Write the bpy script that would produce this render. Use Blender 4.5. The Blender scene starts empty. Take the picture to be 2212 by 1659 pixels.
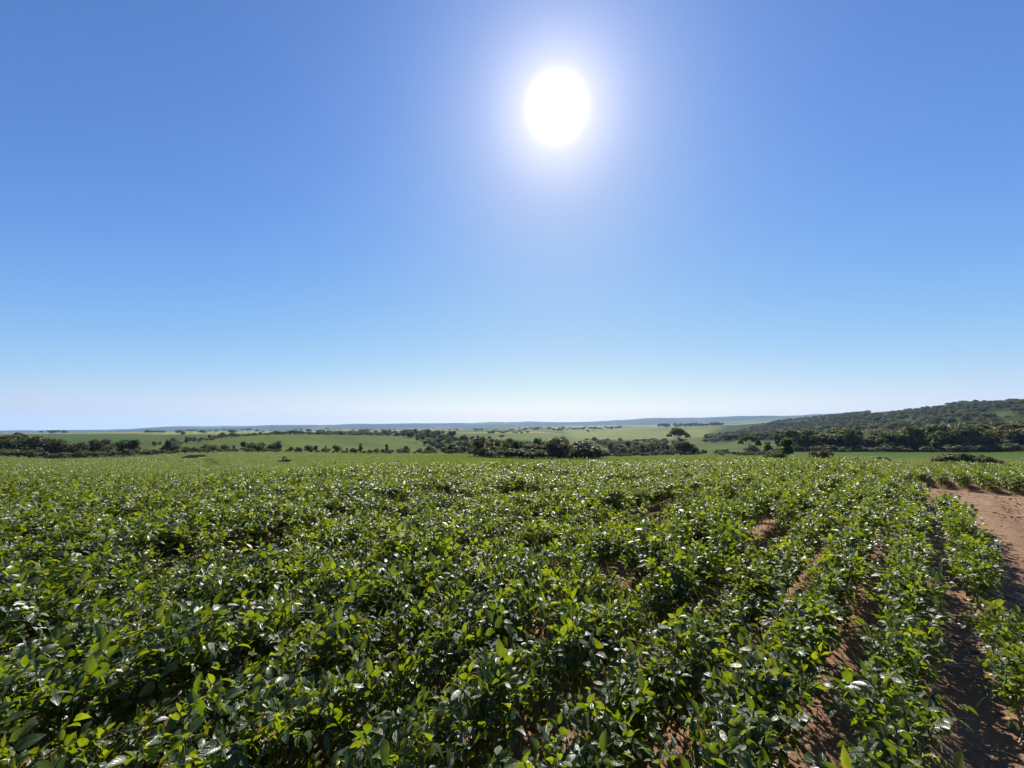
import bpy, math, random
import numpy as np
from mathutils import Matrix, Vector, Euler

# ------------------------------------------------------------------ camera, sky, sun, exposure
rng = np.random.default_rng(11)
random.seed(11)
scene = bpy.context.scene
col = scene.collection
EYE = 1.75
FOC, CX, CY, HOR = 850.0, 1106.0, 829.5, 915.0         # picture measured 2212 wide
PITCH = math.atan((HOR - CY) / FOC)

cam_data = bpy.data.cameras.new("camera")
cam_data.sensor_width = 36.0
cam_data.lens = 36.0 * FOC / 2212.0
cam_data.clip_start = 0.05
cam_data.clip_end = 30000
cam = bpy.data.objects.new("camera", cam_data)
cam.location = (0, 0, EYE)
cam.rotation_euler = (math.radians(90) + PITCH, 0, 0)
col.objects.link(cam)
scene.camera = cam


def ray(u, v):
    """Direction in the world of a point of the photograph: azimuth from +Y towards +X, tangent of the elevation."""
    a, b = (u - CX) / FOC, (CY - v) / FOC
    y = math.cos(PITCH) - b * math.sin(PITCH)
    z = math.sin(PITCH) + b * math.cos(PITCH)
    return math.atan2(a, y), z / math.hypot(a, y)


SUN_AZ, _t = ray(1203, 232)
SUN_EL = math.atan(_t)
SUN_DIR = Vector((math.sin(SUN_AZ) * math.cos(SUN_EL), math.cos(SUN_AZ) * math.cos(SUN_EL), math.sin(SUN_EL)))

world = bpy.data.worlds.new("World")
scene.world = world
world.use_nodes = True
nt = world.node_tree
nt.nodes.clear()
SKY_RESPONSE = (((.13, .103), (.342, .32), (.63, .64), (1, 1.0)),
                ((.216, .24), (.45, .50), (.82, .79), (1, .93)),
                ((.40, .62), (.58, .83), (.80, .90), (1, .92)))
N = nt.nodes.new
sky = N("ShaderNodeTexSky")
sky.sky_type = 'NISHITA'
sky.sun_disc = False
sky.sun_elevation = SUN_EL
sky.sun_rotation = SUN_AZ
sky.altitude = 700
sky.air_density = 1.0
sky.dust_density = 0.5
sky.ozone_density = 3.0
# a deep clear blue: the sky through the camera's colour response
sc1 = N("ShaderNodeVectorMath"); sc1.operation = 'SCALE'; sc1.inputs["Scale"].default_value = .1
sc2 = N("ShaderNodeVectorMath"); sc2.operation = 'SCALE'; sc2.inputs["Scale"].default_value = 10
cur = N("ShaderNodeRGBCurve")
for k, pts in enumerate(SKY_RESPONSE):
    c_ = cur.mapping.curves[k]
    c_.points[0].location = (0, 0); c_.points[1].location = pts[-1]
    for p_ in pts[:-1]: c_.points.new(*p_)
cur.mapping.update()
nt.links.new(sky.outputs[0], sc1.inputs[0]); nt.links.new(sc1.outputs[0], cur.inputs["Color"]); nt.links.new(cur.outputs[0], sc2.inputs[0])
tcs, sx, cx_, mxz = N("ShaderNodeTexCoord"), N("ShaderNodeSeparateXYZ"), N("ShaderNodeCombineXYZ"), N("ShaderNodeMath")
mxz.operation = 'MAXIMUM'; mxz.inputs[1].default_value = .012
nt.links.new(tcs.outputs["Generated"], sx.inputs[0])
nt.links.new(sx.outputs[0], cx_.inputs[0]); nt.links.new(sx.outputs[1], cx_.inputs[1])
nt.links.new(sx.outputs[2], mxz.inputs[0]); nt.links.new(mxz.outputs[0], cx_.inputs[2])
nt.links.new(cx_.outputs[0], sky.inputs["Vector"])
bg = N("ShaderNodeBackground")
bg.inputs[1].default_value = 0.05
nt.links.new(sc2.outputs[0], bg.inputs[0])
# the sun itself with its aureole, far out of the camera's range: a function of the angle to the sun only
tc = N("ShaderNodeTexCoord")
dot = N("ShaderNodeVectorMath"); dot.operation = 'DOT_PRODUCT'
dot.inputs[1].default_value = SUN_DIR
nt.links.new(tc.outputs["Generated"], dot.inputs[0])
ac = N("ShaderNodeMath"); ac.operation = 'ARCCOSINE'
nt.links.new(dot.outputs["Value"], ac.inputs[0])


def gauss(width_deg, strength):
    a = N("ShaderNodeMath"); a.operation = 'DIVIDE'; a.inputs[1].default_value = math.radians(width_deg)
    nt.links.new(ac.outputs[0], a.inputs[0])
    b = N("ShaderNodeMath"); b.operation = 'MULTIPLY'
    nt.links.new(a.outputs[0], b.inputs[0]); nt.links.new(a.outputs[0], b.inputs[1])
    c = N("ShaderNodeMath"); c.operation = 'MULTIPLY'; c.inputs[1].default_value = -1.0
    nt.links.new(b.outputs[0], c.inputs[0])
    d = N("ShaderNodeMath"); d.operation = 'EXPONENT'
    nt.links.new(c.outputs[0], d.inputs[0])
    e = N("ShaderNodeMath"); e.operation = 'MULTIPLY'; e.inputs[1].default_value = strength
    nt.links.new(d.outputs[0], e.inputs[0])
    return e


g1, g2, g3 = gauss(1.9, 2.8), gauss(6.0, 0.24), gauss(12.0, 0.02)
s1 = N("ShaderNodeMath"); s1.operation = 'ADD'
nt.links.new(g1.outputs[0], s1.inputs[0]); nt.links.new(g2.outputs[0], s1.inputs[1])
s2 = N("ShaderNodeMath"); s2.operation = 'ADD'
nt.links.new(s1.outputs[0], s2.inputs[0]); nt.links.new(g3.outputs[0], s2.inputs[1])
bg2 = N("ShaderNodeBackground")
bg2.inputs[0].default_value = (1.0, 0.88, 0.84, 1)
nt.links.new(s2.outputs[0], bg2.inputs[1])
add = N("ShaderNodeAddShader")
nt.links.new(bg.outputs[0], add.inputs[0]); nt.links.new(bg2.outputs[0], add.inputs[1])
wo = N("ShaderNodeOutputWorld")
nt.links.new(add.outputs[0], wo.inputs[0])

sun_data = bpy.data.lights.new("sun", 'SUN')
sun_data.energy = 5.0
sun_data.angle = math.radians(0.53)
sun_data.color = (1.0, 0.95, 0.87)
sun = bpy.data.objects.new("sun", sun_data)
sun.rotation_euler = SUN_DIR.to_track_quat('Z', 'Y').to_euler()
sun.location = (0, 0, 300)
col.objects.link(sun)

scene.view_settings.view_transform = 'Standard'
scene.view_settings.look = 'None'
scene.view_settings.gamma = 1.0
scene.view_settings.use_curve_mapping = False
scene.view_settings.exposure = 1.0
scene.render.engine = 'CYCLES'
scene.cycles.use_denoising = True
scene.cycles.max_bounces = 8
scene.cycles.transmission_bounces = 6
scene.cycles.volume_bounces = 0


# ------------------------------------------------------------------ helpers
def tag(o, label=None, cat=None, group=None, kind=None):
    if label: o["label"] = label
    if cat: o["category"] = cat
    if group: o["group"] = group
    if kind: o["kind"] = kind
    return o


def link(o, parent=None):
    col.objects.link(o)
    if parent is not None:
        o.parent = parent
    return o


def np_mesh(name, verts, faces, mat=None, smooth=True):
    """faces: (k,3) or (k,4) integer array, or a list of such arrays"""
    if not isinstance(faces, list):
        faces = [faces]
    faces = [np.asarray(f, np.int32) for f in faces if len(f)]
    me = bpy.data.meshes.new(name)
    verts = np.asarray(verts, np.float32)
    me.vertices.add(len(verts))
    me.vertices.foreach_set("co", verts.ravel())
    loops = np.concatenate([f.ravel() for f in faces])
    tot = np.concatenate([np.full(len(f), f.shape[1], np.int32) for f in faces])
    start = np.concatenate([[0], np.cumsum(tot)[:-1]]).astype(np.int32)
    me.loops.add(len(loops))
    me.loops.foreach_set("vertex_index", loops)
    me.polygons.add(len(tot))
    me.polygons.foreach_set("loop_start", start)
    me.polygons.foreach_set("use_smooth", np.full(len(tot), smooth))
    me.update(calc_edges=True)
    if mat: me.materials.append(mat)
    return me


def float_attr(me, name, values):
    a = me.attributes.new(name, 'FLOAT', 'POINT')
    a.data.foreach_set("value", np.asarray(values, np.float32))


def color_attr(me, name, rgb):
    a = me.attributes.new(name, 'FLOAT_COLOR', 'POINT')
    c = np.ones((len(rgb), 4), np.float32); c[:, :3] = rgb
    a.data.foreach_set("color", c.ravel())


def tube(points, radii, sides=5):
    """A tapered tube along points; (verts, quads)"""
    P = [Vector(p) for p in points]
    V, F = [], []
    for i, p in enumerate(P):
        d = (P[min(i + 1, len(P) - 1)] - P[max(i - 1, 0)]).normalized()
        a = d.orthogonal().normalized(); b = d.cross(a)
        for k in range(sides):
            t = 2 * math.pi * k / sides
            V.append(p + float(radii[i]) * (math.cos(t) * a + math.sin(t) * b))
    for i in range(len(P) - 1):
        for k in range(sides):
            k2 = (k + 1) % sides
            F.append((i * sides + k, i * sides + k2, (i + 1) * sides + k2, (i + 1) * sides + k))
    return np.array([tuple(v) for v in V]), np.array(F)


def join(parts):
    V, Q, T, off = [], [], [], 0
    for v, f in parts:
        f = np.asarray(f)
        V.append(np.asarray(v))
        (Q if f.shape[1] == 4 else T).append(f + off)
        off += len(v)
    return np.concatenate(V), [np.concatenate(x) for x in (Q, T) if x]


def vnoise(x, y, seed=0):
    """smooth value noise, about -1..1"""
    xi, yi = np.floor(x).astype(np.int64), np.floor(y).astype(np.int64)
    fx, fy = x - xi, y - yi
    fx, fy = fx * fx * (3 - 2 * fx), fy * fy * (3 - 2 * fy)

    def h(a, b):
        n = (a * 374761393 + b * 668265263 + seed * 974711) & 0x7fffffff
        n = ((n ^ (n >> 13)) * 1274126177) & 0x7fffffff
        return ((n ^ (n >> 16)) & 0xffff) / 32767.5 - 1
    return (h(xi, yi) * (1 - fx) + h(xi + 1, yi) * fx) * (1 - fy) + (h(xi, yi + 1) * (1 - fx) + h(xi + 1, yi + 1) * fx) * fy


# ------------------------------------------------------------------ materials
def new_mat(name):
    m = bpy.data.materials.new(name)
    m.use_nodes = True
    m.node_tree.nodes.clear()
    return m, m.node_tree.nodes.new, m.node_tree.links.new


def ramp(new, stops):
    r = new("ShaderNodeValToRGB")
    e = r.color_ramp.elements
    e[0].position, e[0].color = stops[0][0], (*stops[0][1], 1)
    e[1].position, e[1].color = stops[-1][0], (*stops[-1][1], 1)
    for p, c in stops[1:-1]:
        k = e.new(p); k.color = (*c, 1)
    return r


def noise(new, lk, scale, detail=4, rough=0.55, coord="Object"):
    t = new("ShaderNodeTexCoord")
    n = new("ShaderNodeTexNoise")
    n.inputs["Scale"].default_value = scale
    n.inputs["Detail"].default_value = detail
    n.inputs["Roughness"].default_value = rough
    lk(t.outputs[coord], n.inputs["Vector"])
    return n


def leaf_material():
    m, new, lk = new_mat("soybean_leaf")
    at = new("ShaderNodeAttribute"); at.attribute_name = "leaf_tone"
    oi = new("ShaderNodeObjectInfo")
    s = new("ShaderNodeMath"); s.operation = 'ADD'
    lk(at.outputs["Fac"], s.inputs[0]); lk(oi.outputs["Random"], s.inputs[1])
    fr = new("ShaderNodeMath"); fr.operation = 'FRACT'
    lk(s.outputs[0], fr.inputs[0])
    top = ramp(new, [(0, (.014, .036, .004)), (.5, (.024, .052, .005)), (.86, (.040, .070, .006)), (1, (.075, .088, .009))])
    lk(fr.outputs[0], top.inputs[0])
    thr = ramp(new, [(0, (.115, .18, .003)), (.5, (.215, .272, .004)), (.94, (.28, .325, .006)), (1, (.38, .36, .010))])
    lk(fr.outputs[0], thr.inputs[0])
    geo = new("ShaderNodeNewGeometry")
    under = new("ShaderNodeMixRGB"); under.inputs[2].default_value = (.075, .125, .035, 1)
    lk(geo.outputs["Backfacing"], under.inputs[0]); lk(top.outputs[0], under.inputs[1])
    tcd = new("ShaderNodeTexCoord")
    nz = new("ShaderNodeTexNoise"); nz.inputs["Scale"].default_value = 60; nz.inputs["Detail"].default_value = 2
    lk(tcd.outputs["Object"], nz.inputs["Vector"])
    bu = new("ShaderNodeAttribute"); bu.attribute_name = "blade_u"
    bv = new("ShaderNodeAttribute"); bv.attribute_name = "blade_v"

    def mth(op, a, b=None, c=None):
        q = new("ShaderNodeMath"); q.operation = op
        for k_, x_ in enumerate((a, b, c)):
            if x_ is None: continue
            if isinstance(x_, (int, float)): q.inputs[k_].default_value = x_
            else: lk(x_, q.inputs[k_])
        return q.outputs[0]
    au = mth('ABSOLUTE', bu.outputs["Fac"])
    side = mth('SINE', mth('MULTIPLY', mth('MULTIPLY_ADD', au, -.38, bv.outputs["Fac"]), 44.0))      # side veins, slanting forward
    side = mth('MULTIPLY', mth('POWER', mth('MAXIMUM', side, 0.0), 6.0), .6)
    vein = mth('MAXIMUM', side, mth('SUBTRACT', 1.0, mth('SMOOTH_MIN', mth('MULTIPLY', au, 9.0), 1.0, .1)))  # and the midrib
    hgt = mth('MULTIPLY_ADD', vein, -.8, nz.outputs[0])
    bump = new("ShaderNodeBump"); bump.inputs["Strength"].default_value = 0.45; bump.inputs["Distance"].default_value = 0.003
    lk(hgt, bump.inputs["Height"])
    pale = new("ShaderNodeMixRGB"); pale.inputs[2].default_value = (.12, .16, .05, 1)
    lk(mth('MULTIPLY', vein, .5), pale.inputs[0]); lk(under.outputs[0], pale.inputs[1])
    p = new("ShaderNodeBsdfPrincipled")
    p.inputs["Roughness"].default_value = 0.38
    p.inputs["Specular IOR Level"].default_value = 0.66
    lk(pale.outputs[0], p.inputs["Base Color"]); lk(bump.outputs[0], p.inputs["Normal"])
    n3 = new("ShaderNodeTexNoise"); n3.inputs["Scale"].default_value = 42; n3.inputs["Detail"].default_value = 3
    lk(tcd.outputs["Object"], n3.inputs["Vector"])
    mot = ramp(new, [(.3, (.62, .66, .6)), (.55, (1, 1, 1)), (.75, (1.25, 1.15, 1.1))]); lk(n3.outputs[0], mot.inputs[0])
    mm = new("ShaderNodeMixRGB"); mm.blend_type = 'MULTIPLY'; mm.inputs[0].default_value = 1
    lk(thr.outputs[0], mm.inputs[1]); lk(mot.outputs[0], mm.inputs[2])
    tr = new("ShaderNodeBsdfTranslucent")
    lk(mm.outputs[0], tr.inputs["Color"])
    mx = new("ShaderNodeMixShader"); mx.inputs[0].default_value = 0.45
    lk(p.outputs[0], mx.inputs[1]); lk(tr.outputs[0], mx.inputs[2])
    o = new("ShaderNodeOutputMaterial"); lk(mx.outputs[0], o.inputs[0])
    return m


def plain_material(name, stops, scale, rough=0.9, bump=0.0, bump_dist=0.02, coord="Object"):
    m, new, lk = new_mat(name)
    n = noise(new, lk, scale, coord=coord)
    r = ramp(new, stops); lk(n.outputs[0], r.inputs[0])
    p = new("ShaderNodeBsdfPrincipled")
    p.inputs["Roughness"].default_value = rough
    p.inputs["Specular IOR Level"].default_value = 0.2
    lk(r.outputs[0], p.inputs["Base Color"])
    if bump:
        b = new("ShaderNodeBump"); b.inputs["Strength"].default_value = bump; b.inputs["Distance"].default_value = bump_dist
        lk(n.outputs[0], b.inputs["Height"]); lk(b.outputs[0], p.inputs["Normal"])
    o = new("ShaderNodeOutputMaterial"); lk(p.outputs[0], o.inputs[0])
    return m


def soil_material():
    m, new, lk = new_mat("red_soil")
    n1 = noise(new, lk, 1.3, 6, .6)
    n2 = noise(new, lk, 26, 6, .65)
    n3 = noise(new, lk, 140, 3, .6)
    mx = new("ShaderNodeMixRGB"); mx.inputs[0].default_value = .55
    lk(n1.outputs[0], mx.inputs[1]); lk(n2.outputs[0], mx.inputs[2])
    r = ramp(new, [(.30, (.115, .062, .032)), (.45, (.195, .110, .060)), (.60, (.25, .148, .084)), (.76, (.33, .21, .128))])
    lk(mx.outputs[0], r.inputs[0])
    a = new("ShaderNodeMath"); a.operation = 'MULTIPLY_ADD'; a.inputs[1].default_value = .35
    lk(n3.outputs[0], a.inputs[0]); lk(n2.outputs[0], a.inputs[2])
    b = new("ShaderNodeBump"); b.inputs["Strength"].default_value = .9; b.inputs["Distance"].default_value = .03
    lk(a.outputs[0], b.inputs["Height"])
    p = new("ShaderNodeBsdfPrincipled"); p.inputs["Roughness"].default_value = .95
    p.inputs["Specular IOR Level"].default_value = .15
    lk(r.outputs[0], p.inputs["Base Color"]); lk(b.outputs[0], p.inputs["Normal"])
    o = new("ShaderNodeOutputMaterial"); lk(p.outputs[0], o.inputs[0])
    return m


def land_material(name, fine, bump, dist, spread=.45):
    """crop and pasture seen from far: the colour of each parcel is an attribute, broken by noise"""
    m, new, lk = new_mat(name)
    at = new("ShaderNodeAttribute"); at.attribute_name = "parcel_colour"
    n1 = noise(new, lk, fine, 5, .65)
    n2 = noise(new, lk, fine * .06, 4, .6)
    mx = new("ShaderNodeMixRGB"); mx.inputs[0].default_value = .45
    lk(n1.outputs[0], mx.inputs[1]); lk(n2.outputs[0], mx.inputs[2])
    r = ramp(new, [(.25, (1 - spread,) * 3), (.75, (1 + spread,) * 3)])
    lk(mx.outputs[0], r.inputs[0])
    mul = new("ShaderNodeMixRGB"); mul.blend_type = 'MULTIPLY'; mul.inputs[0].default_value = 1
    lk(at.outputs["Color"], mul.inputs[1]); lk(r.outputs[0], mul.inputs[2])
    b = new("ShaderNodeBump"); b.inputs["Strength"].default_value = bump; b.inputs["Distance"].default_value = dist
    lk(n1.outputs[0], b.inputs["Height"])
    p = new("ShaderNodeBsdfPrincipled"); p.inputs["Roughness"].default_value = .85
    p.inputs["Specular IOR Level"].default_value = .02
    lk(mul.outputs[0], p.inputs["Base Color"]); lk(b.outputs[0], p.inputs["Normal"])
    o = new("ShaderNodeOutputMaterial"); lk(p.outputs[0], o.inputs[0])
    return m


def foliage_material(name, dark, mid, light, through):
    m, new, lk = new_mat(name)
    at = new("ShaderNodeAttribute"); at.attribute_name = "leaf_tone"
    oi = new("ShaderNodeObjectInfo")
    s = new("ShaderNodeMath"); s.operation = 'MULTIPLY_ADD'; s.inputs[1].default_value = .55
    t = new("ShaderNodeMath"); t.operation = 'MULTIPLY'; t.inputs[1].default_value = .45
    lk(oi.outputs["Random"], t.inputs[0])
    lk(at.outputs["Fac"], s.inputs[0]); lk(t.outputs[0], s.inputs[2])
    r = ramp(new, [(.05, dark), (.5, mid), (.95, light)])
    lk(s.outputs[0], r.inputs[0])
    p = new("ShaderNodeBsdfPrincipled"); p.inputs["Roughness"].default_value = .6
    p.inputs["Specular IOR Level"].default_value = .3
    lk(r.outputs[0], p.inputs["Base Color"])
    tr = new("ShaderNodeBsdfTranslucent"); tr.inputs["Color"].default_value = (*through, 1)
    mx = new("ShaderNodeMixShader"); mx.inputs[0].default_value = .3
    lk(p.outputs[0], mx.inputs[1]); lk(tr.outputs[0], mx.inputs[2])
    o = new("ShaderNodeOutputMaterial"); lk(mx.outputs[0], o.inputs[0])
    return m


M_LEAF = leaf_material()
M_STEM = plain_material("soybean_stem", [(.3, (.10, .13, .04)), (.7, (.20, .19, .08))], 20, .8)
M_SOIL = soil_material()
M_CLOD = plain_material("soil_clod", [(.3, (.20, .115, .066)), (.7, (.34, .22, .135))], 14, .95, .5)
M_STRAW = plain_material("dry_straw", [(.3, (.30, .23, .14)), (.7, (.50, .42, .30))], 14, .9)
M_CROP = land_material("green_crop_canopy", 2.2, .7, .25, .5)
M_LAND = land_material("parcels", .25, .45, 1.0, .35)
M_FAR = land_material("wooded_ridge", .02, .7, 12, .4)
M_TREE = foliage_material("tree_foliage", (.022, .031, .012), (.046, .060, .022), (.100, .106, .042), (.15, .17, .028))
M_BROWN = foliage_material("brownish_foliage", (.030, .028, .014), (.064, .058, .025), (.125, .105, .046), (.18, .15, .036))
M_BARK = plain_material("bark", [(.3, (.09, .075, .06)), (.7, (.24, .21, .175))], 6, .9, .4)
M_DEAD = plain_material("charred_wood", [(.3, (.012, .010, .010)), (.7, (.035, .028, .026))], 6, .9, .4)

# ------------------------------------------------------------------ terrain
# heights of the land: for directions across the view, where the ground at each distance is seen
R_KNOT = np.array([45, 80, 150, 200, 300, 420, 600, 900, 1500, 2600, 4500, 6000], float)
PROFILE = {
    -400: [1030, 1005, 986, 984, 970, 960, 950, 942, 938, 938, 937, 931],
    0:    [1026, 1005, 985, 984, 970, 958, 948, 940, 937.5, 937, 936, 930.5],
    150:  [1024, 1006, 991, 990, 970, 958, 948, 940, 936.5, 936, 935, 930],
    280:  [1022, 1003, 986, 984, 968, 957, 948, 940, 935, 934.5, 933, 927],
    400:  [1021, 1001, 979.5, 981, 967, 953, 950, 940, 934.5, 933, 931, 921.5],
    600:  [1018, 997, 977, 980, 960, 940, 945, 938, 933, 931, 929, 919],
    800:  [1010, 993, 980, 982, 962, 941, 946, 940, 933, 929, 927, 916],
    1000: [1005, 994, 981, 983, 966, 950, 942, 937, 931, 927, 925, 913.5],
    1150: [1004, 996, 987, 985, 965, 951, 941, 936, 929, 925, 921, 912],
    1250: [1003, 996, 988, 988, 978, 966, 955, 945, 931, 925, 919, 911],
    1400: [1002, 995, 986, 985, 979, 968, 957, 945, 925, 924, 917, 904],
    1530: [1000, 994, 984, 982, 975, 963, 951, 940, 921, 920, 912, 901.5],
    1620: [1000, 993, 984, 982, 968, 952, 945, 930, 916, 918, 908, 899],
    1700: [1000, 995, 985, 976, 965, 955, 945, 923, 910, 911, 904, 898],
    1800: [1002, 998, 986, 976, 965, 955, 938, 913, 900, 900, 899, 895.5],
    1900: [1004, 1000, 988, 976, 965, 952, 932, 900, 893, 905, 905, 905],
    2000: [1010, 1001, 989, 976, 962, 945, 920, 889, 885, 905, 905, 905],
    2100: [1013, 1002, 990, 976, 960, 938, 908, 877, 874, 900, 900, 900],
    2212: [1016, 1003, 991, 975, 958, 930, 896, 874, 872, 900, 900, 900],
    2600: [1016, 1003, 991, 975, 955, 925, 890, 868, 866, 900, 900, 900],
}


CREST = {-400: 1030, 0: 1029, 150: 1027, 280: 1025, 400: 1022, 600: 1016, 800: 999, 1000: 996, 1150: 994, 1250: 993, 1400: 992, 1530: 991, 1620: 990, 1700: 990,
         1800: 992, 1900: 997, 2000: 1001, 2100: 1005, 2212: 1008, 2600: 1008}   # where the top of the near crop is seen to end
CANOPY = .66


def crest_z(u, r):
    """the near ground is level, then rounds over so that its crop hides what lies right behind"""
    m = -ray(u, CREST[u])[1]; r0 = 7.0; e = EYE - CANOPY
    t = (e - .5 * m * r0) / (.5 * m)
    a = m / (2 * (t - r0))
    if r <= t + 5: return -a * max(0, r - r0) ** 2
    return -a * (t + 5 - r0) ** 2 - 2 * a * (t + 5 - r0) * (r - t - 5)


def pchip_slopes(x, y):
    h = np.diff(x); d = np.diff(y, axis=-1) / h
    m = np.zeros_like(y)
    w1, w2 = 2 * h[1:] + h[:-1], h[1:] + 2 * h[:-1]
    a, b = d[..., :-1], d[..., 1:]
    ok = a * b > 0
    with np.errstate(divide='ignore', invalid='ignore'):
        hm = (w1 + w2) / (w1 / np.where(a == 0, 1, a) + w2 / np.where(b == 0, 1, b))
    m[..., 1:-1] = np.where(ok, hm, 0)
    m[..., 0], m[..., -1] = d[..., 0], d[..., -1]
    return m


def hermite(x0, x1, y0, y1, m0, m1, x):
    h = x1 - x0; t = np.clip((x - x0) / h, 0, 1)
    t2, t3 = t * t, t * t * t
    return (2 * t3 - 3 * t2 + 1) * y0 + (t3 - 2 * t2 + t) * h * m0 + (-2 * t3 + 3 * t2) * y1 + (t3 - t2) * h * m1


KN_R = np.concatenate([[0.0, 7.0, 12.0, 17.0, 23.0], R_KNOT, [7600, 9000]])
KN_S = np.log(KN_R + 6)
_us = sorted(PROFILE)
_az = np.array([ray(u, HOR)[0] for u in _us])
_tab = []
for u in _us:
    vs = PROFILE[u]
    zs = [EYE + r * ray(u, v)[1] for r, v in zip(R_KNOT, vs)]
    _tab.append([0, 0] + [crest_z(u, r_) for r_ in (12, 17, 23)] + zs + [zs[-1] - 60, zs[-1] - 120])
_tab = np.array(_tab)
AZ_F = np.radians(np.linspace(-70, 70, 561))
_cm = pchip_slopes(_az, _tab.T)
Z_F = np.zeros((len(AZ_F), len(KN_R)))
for i, a in enumerate(AZ_F):
    ac_ = np.clip(a, _az[0], _az[-1])
    j = int(np.clip(np.searchsorted(_az, ac_) - 1, 0, len(_az) - 2))
    Z_F[i] = hermite(_az[j], _az[j + 1], _tab[j], _tab[j + 1], _cm[:, j], _cm[:, j + 1], ac_)
M_F = pchip_slopes(KN_S, Z_F)


def land_z(az, r):
    az, r = np.asarray(az, float), np.asarray(r, float)
    az, r = np.broadcast_arrays(az, r)
    a = np.clip(np.arctan2(np.sin(az), np.cos(az)), AZ_F[0], AZ_F[-1])
    fi = (a - AZ_F[0]) / (AZ_F[1] - AZ_F[0])
    i0 = np.clip(fi.astype(int), 0, len(AZ_F) - 2); f = fi - i0
    s = np.log(r + 6)
    k = np.clip(np.searchsorted(KN_S, s) - 1, 0, len(KN_S) - 2)
    out = 0
    for ii, w in ((i0, 1 - f), (i0 + 1, f)):
        out = out + w * hermite(KN_S[k], KN_S[k + 1], Z_F[ii, k], Z_F[ii, k + 1], M_F[ii, k], M_F[ii, k + 1], s)
    x, y = r * np.sin(az), r * np.cos(az)
    amp = np.clip((r - 200) / 3000, 0, 1)
    out = out + amp * 5 * vnoise(x / 260, y / 260, 3) + np.clip((r - 4400) / 1500, 0, 1) * (7 * vnoise(x / 330, y / 330, 5) + 4 * vnoise(x / 120, y / 120, 6))
    return out


def ground_z(x, y):
    return land_z(np.arctan2(x, y), np.hypot(x, y))


# rows of the crop run along the direction DIR; NRM counts across them (metres from the line below the camera)
DIR = np.array([math.sin(math.radians(46)), math.cos(math.radians(46))])
NRM = np.array([DIR[1], -DIR[0]])
ROW = 0.45
WEDGE = [(n_ * NRM[0] + s_ * DIR[0], n_ * NRM[1] + s_ * DIR[1]) for n_, s_ in
         ((.42, -8), (.42, 8.8), (.15, 11.8), (-.2, 13.3), (-.38, 15), (-.3, 18.1))] + [(13.3, 12.0), (13.75, 10.6), (14.4, 8.4), (16, 4), (20, -4), (30, -20), (5, -20)]
CAM_CLEAR = 1.1


def in_poly(x, y, poly):
    inside = np.zeros(np.shape(x), bool)
    for (x0, y0), (x1, y1) in zip(poly, poly[1:] + poly[:1]):
        c = ((y0 > y) != (y1 > y)) & (x < (x1 - x0) * (y - y0) / ((y1 - y0) or 1e-9) + x0)
        inside ^= c
    return inside


az_fine = np.radians(np.arange(-66, 66.01, .2))
az_rest = np.radians(np.arange(70, 292, 5.0))
AZ = np.concatenate([az_fine, az_rest])


def sheet(name, radii, mat, extra=None, colour=None, centre=False):
    A, R = np.meshgrid(AZ, radii)
    Z = land_z(A, R)
    X, Y = R * np.sin(A), R * np.cos(A)
    if extra is not None:
        Z = Z + extra(X, Y, R)
    nA, nR = len(AZ), len(radii)
    V = np.stack([X, Y, Z], -1).reshape(-1, 3)
    i = np.arange(nA); j = (i + 1) % nA
    F = [np.stack([k * nA + i, (k + 1) * nA + i, (k + 1) * nA + j, k * nA + j], -1) for k in range(nR - 1)]
    faces = [np.concatenate(F)]
    if centre:
        V = np.concatenate([V, [[0, 0, float(Z[0].mean())]]])
        faces.append(np.stack([i, j, np.full(nA, len(V) - 1)], -1))
    me = np_mesh(name, V, faces, mat)
    if colour is not None:
        color_attr(me, "parcel_colour", colour(A, R, X, Y).reshape(-1, 3))
    o = link(bpy.data.objects.new(name, me))
    tag(o, kind="structure")
    return o


def furrows(X, Y, R):
    n = X * NRM[0] + Y * NRM[1]
    s = X * DIR[0] + Y * DIR[1]
    fade = np.clip((20 - R) / 8, 0, 1)
    rel = .018 * np.cos(2 * math.pi * (n - .33) / ROW)
    out = in_poly(X, Y, WEDGE)
    ruts = sum(-.045 * np.exp(-((n - q - .12 * np.sin(s * .5)) / .16) ** 2) + .018 * np.exp(-((n - q - .27) / .10) ** 2) for q in (1.25, 2.95))
    rel = np.where(out, .02 * vnoise(n * 3.1, s * .5, 8) + ruts, rel)
    return fade * (rel + .012 * vnoise(X * 4, Y * 4, 1) + .007 * vnoise(X * 11, Y * 11, 2))


C_SOY = np.array([.041, .060, .008])


def mix(a, b, f):
    f = np.clip(f, 0, 1)[..., None]
    return a * (1 - f) + np.asarray(b) * f


def u_of(A):
    return CX + np.tan(np.clip(A, -1.2, 1.2)) * FOC / math.cos(PITCH) * 1.0


TRAMLINES = [(447, 462), (462, 479)]      # where a sprayer pressed the crop down on the far slope


def crop_colour(A, R, X, Y):
    c = np.broadcast_to(C_SOY, A.shape + (3,)).copy()
    c = mix(c, (.050, .080, .020), .5 + .6 * vnoise(X / 23, Y / 40, 12))
    for ua, ub in TRAMLINES:
        f_ = np.abs(u_of(A) - (ua + (ub - ua) * (100 - R) / 32)) * R * .62 / FOC
        c = mix(c, (.012, .020, .005), np.where((R > 66) & (R < 100), 1.0 - f_ / .3, 0))
    c = mix(c, (.060, .076, .026), np.clip((R - 95) / 50, 0, 1) * .6)
    return c


def smooth_in(x, a, b, w):
    return np.clip((x - a) / w, 0, 1) * np.clip((b - x) / w, 0, 1)


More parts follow.
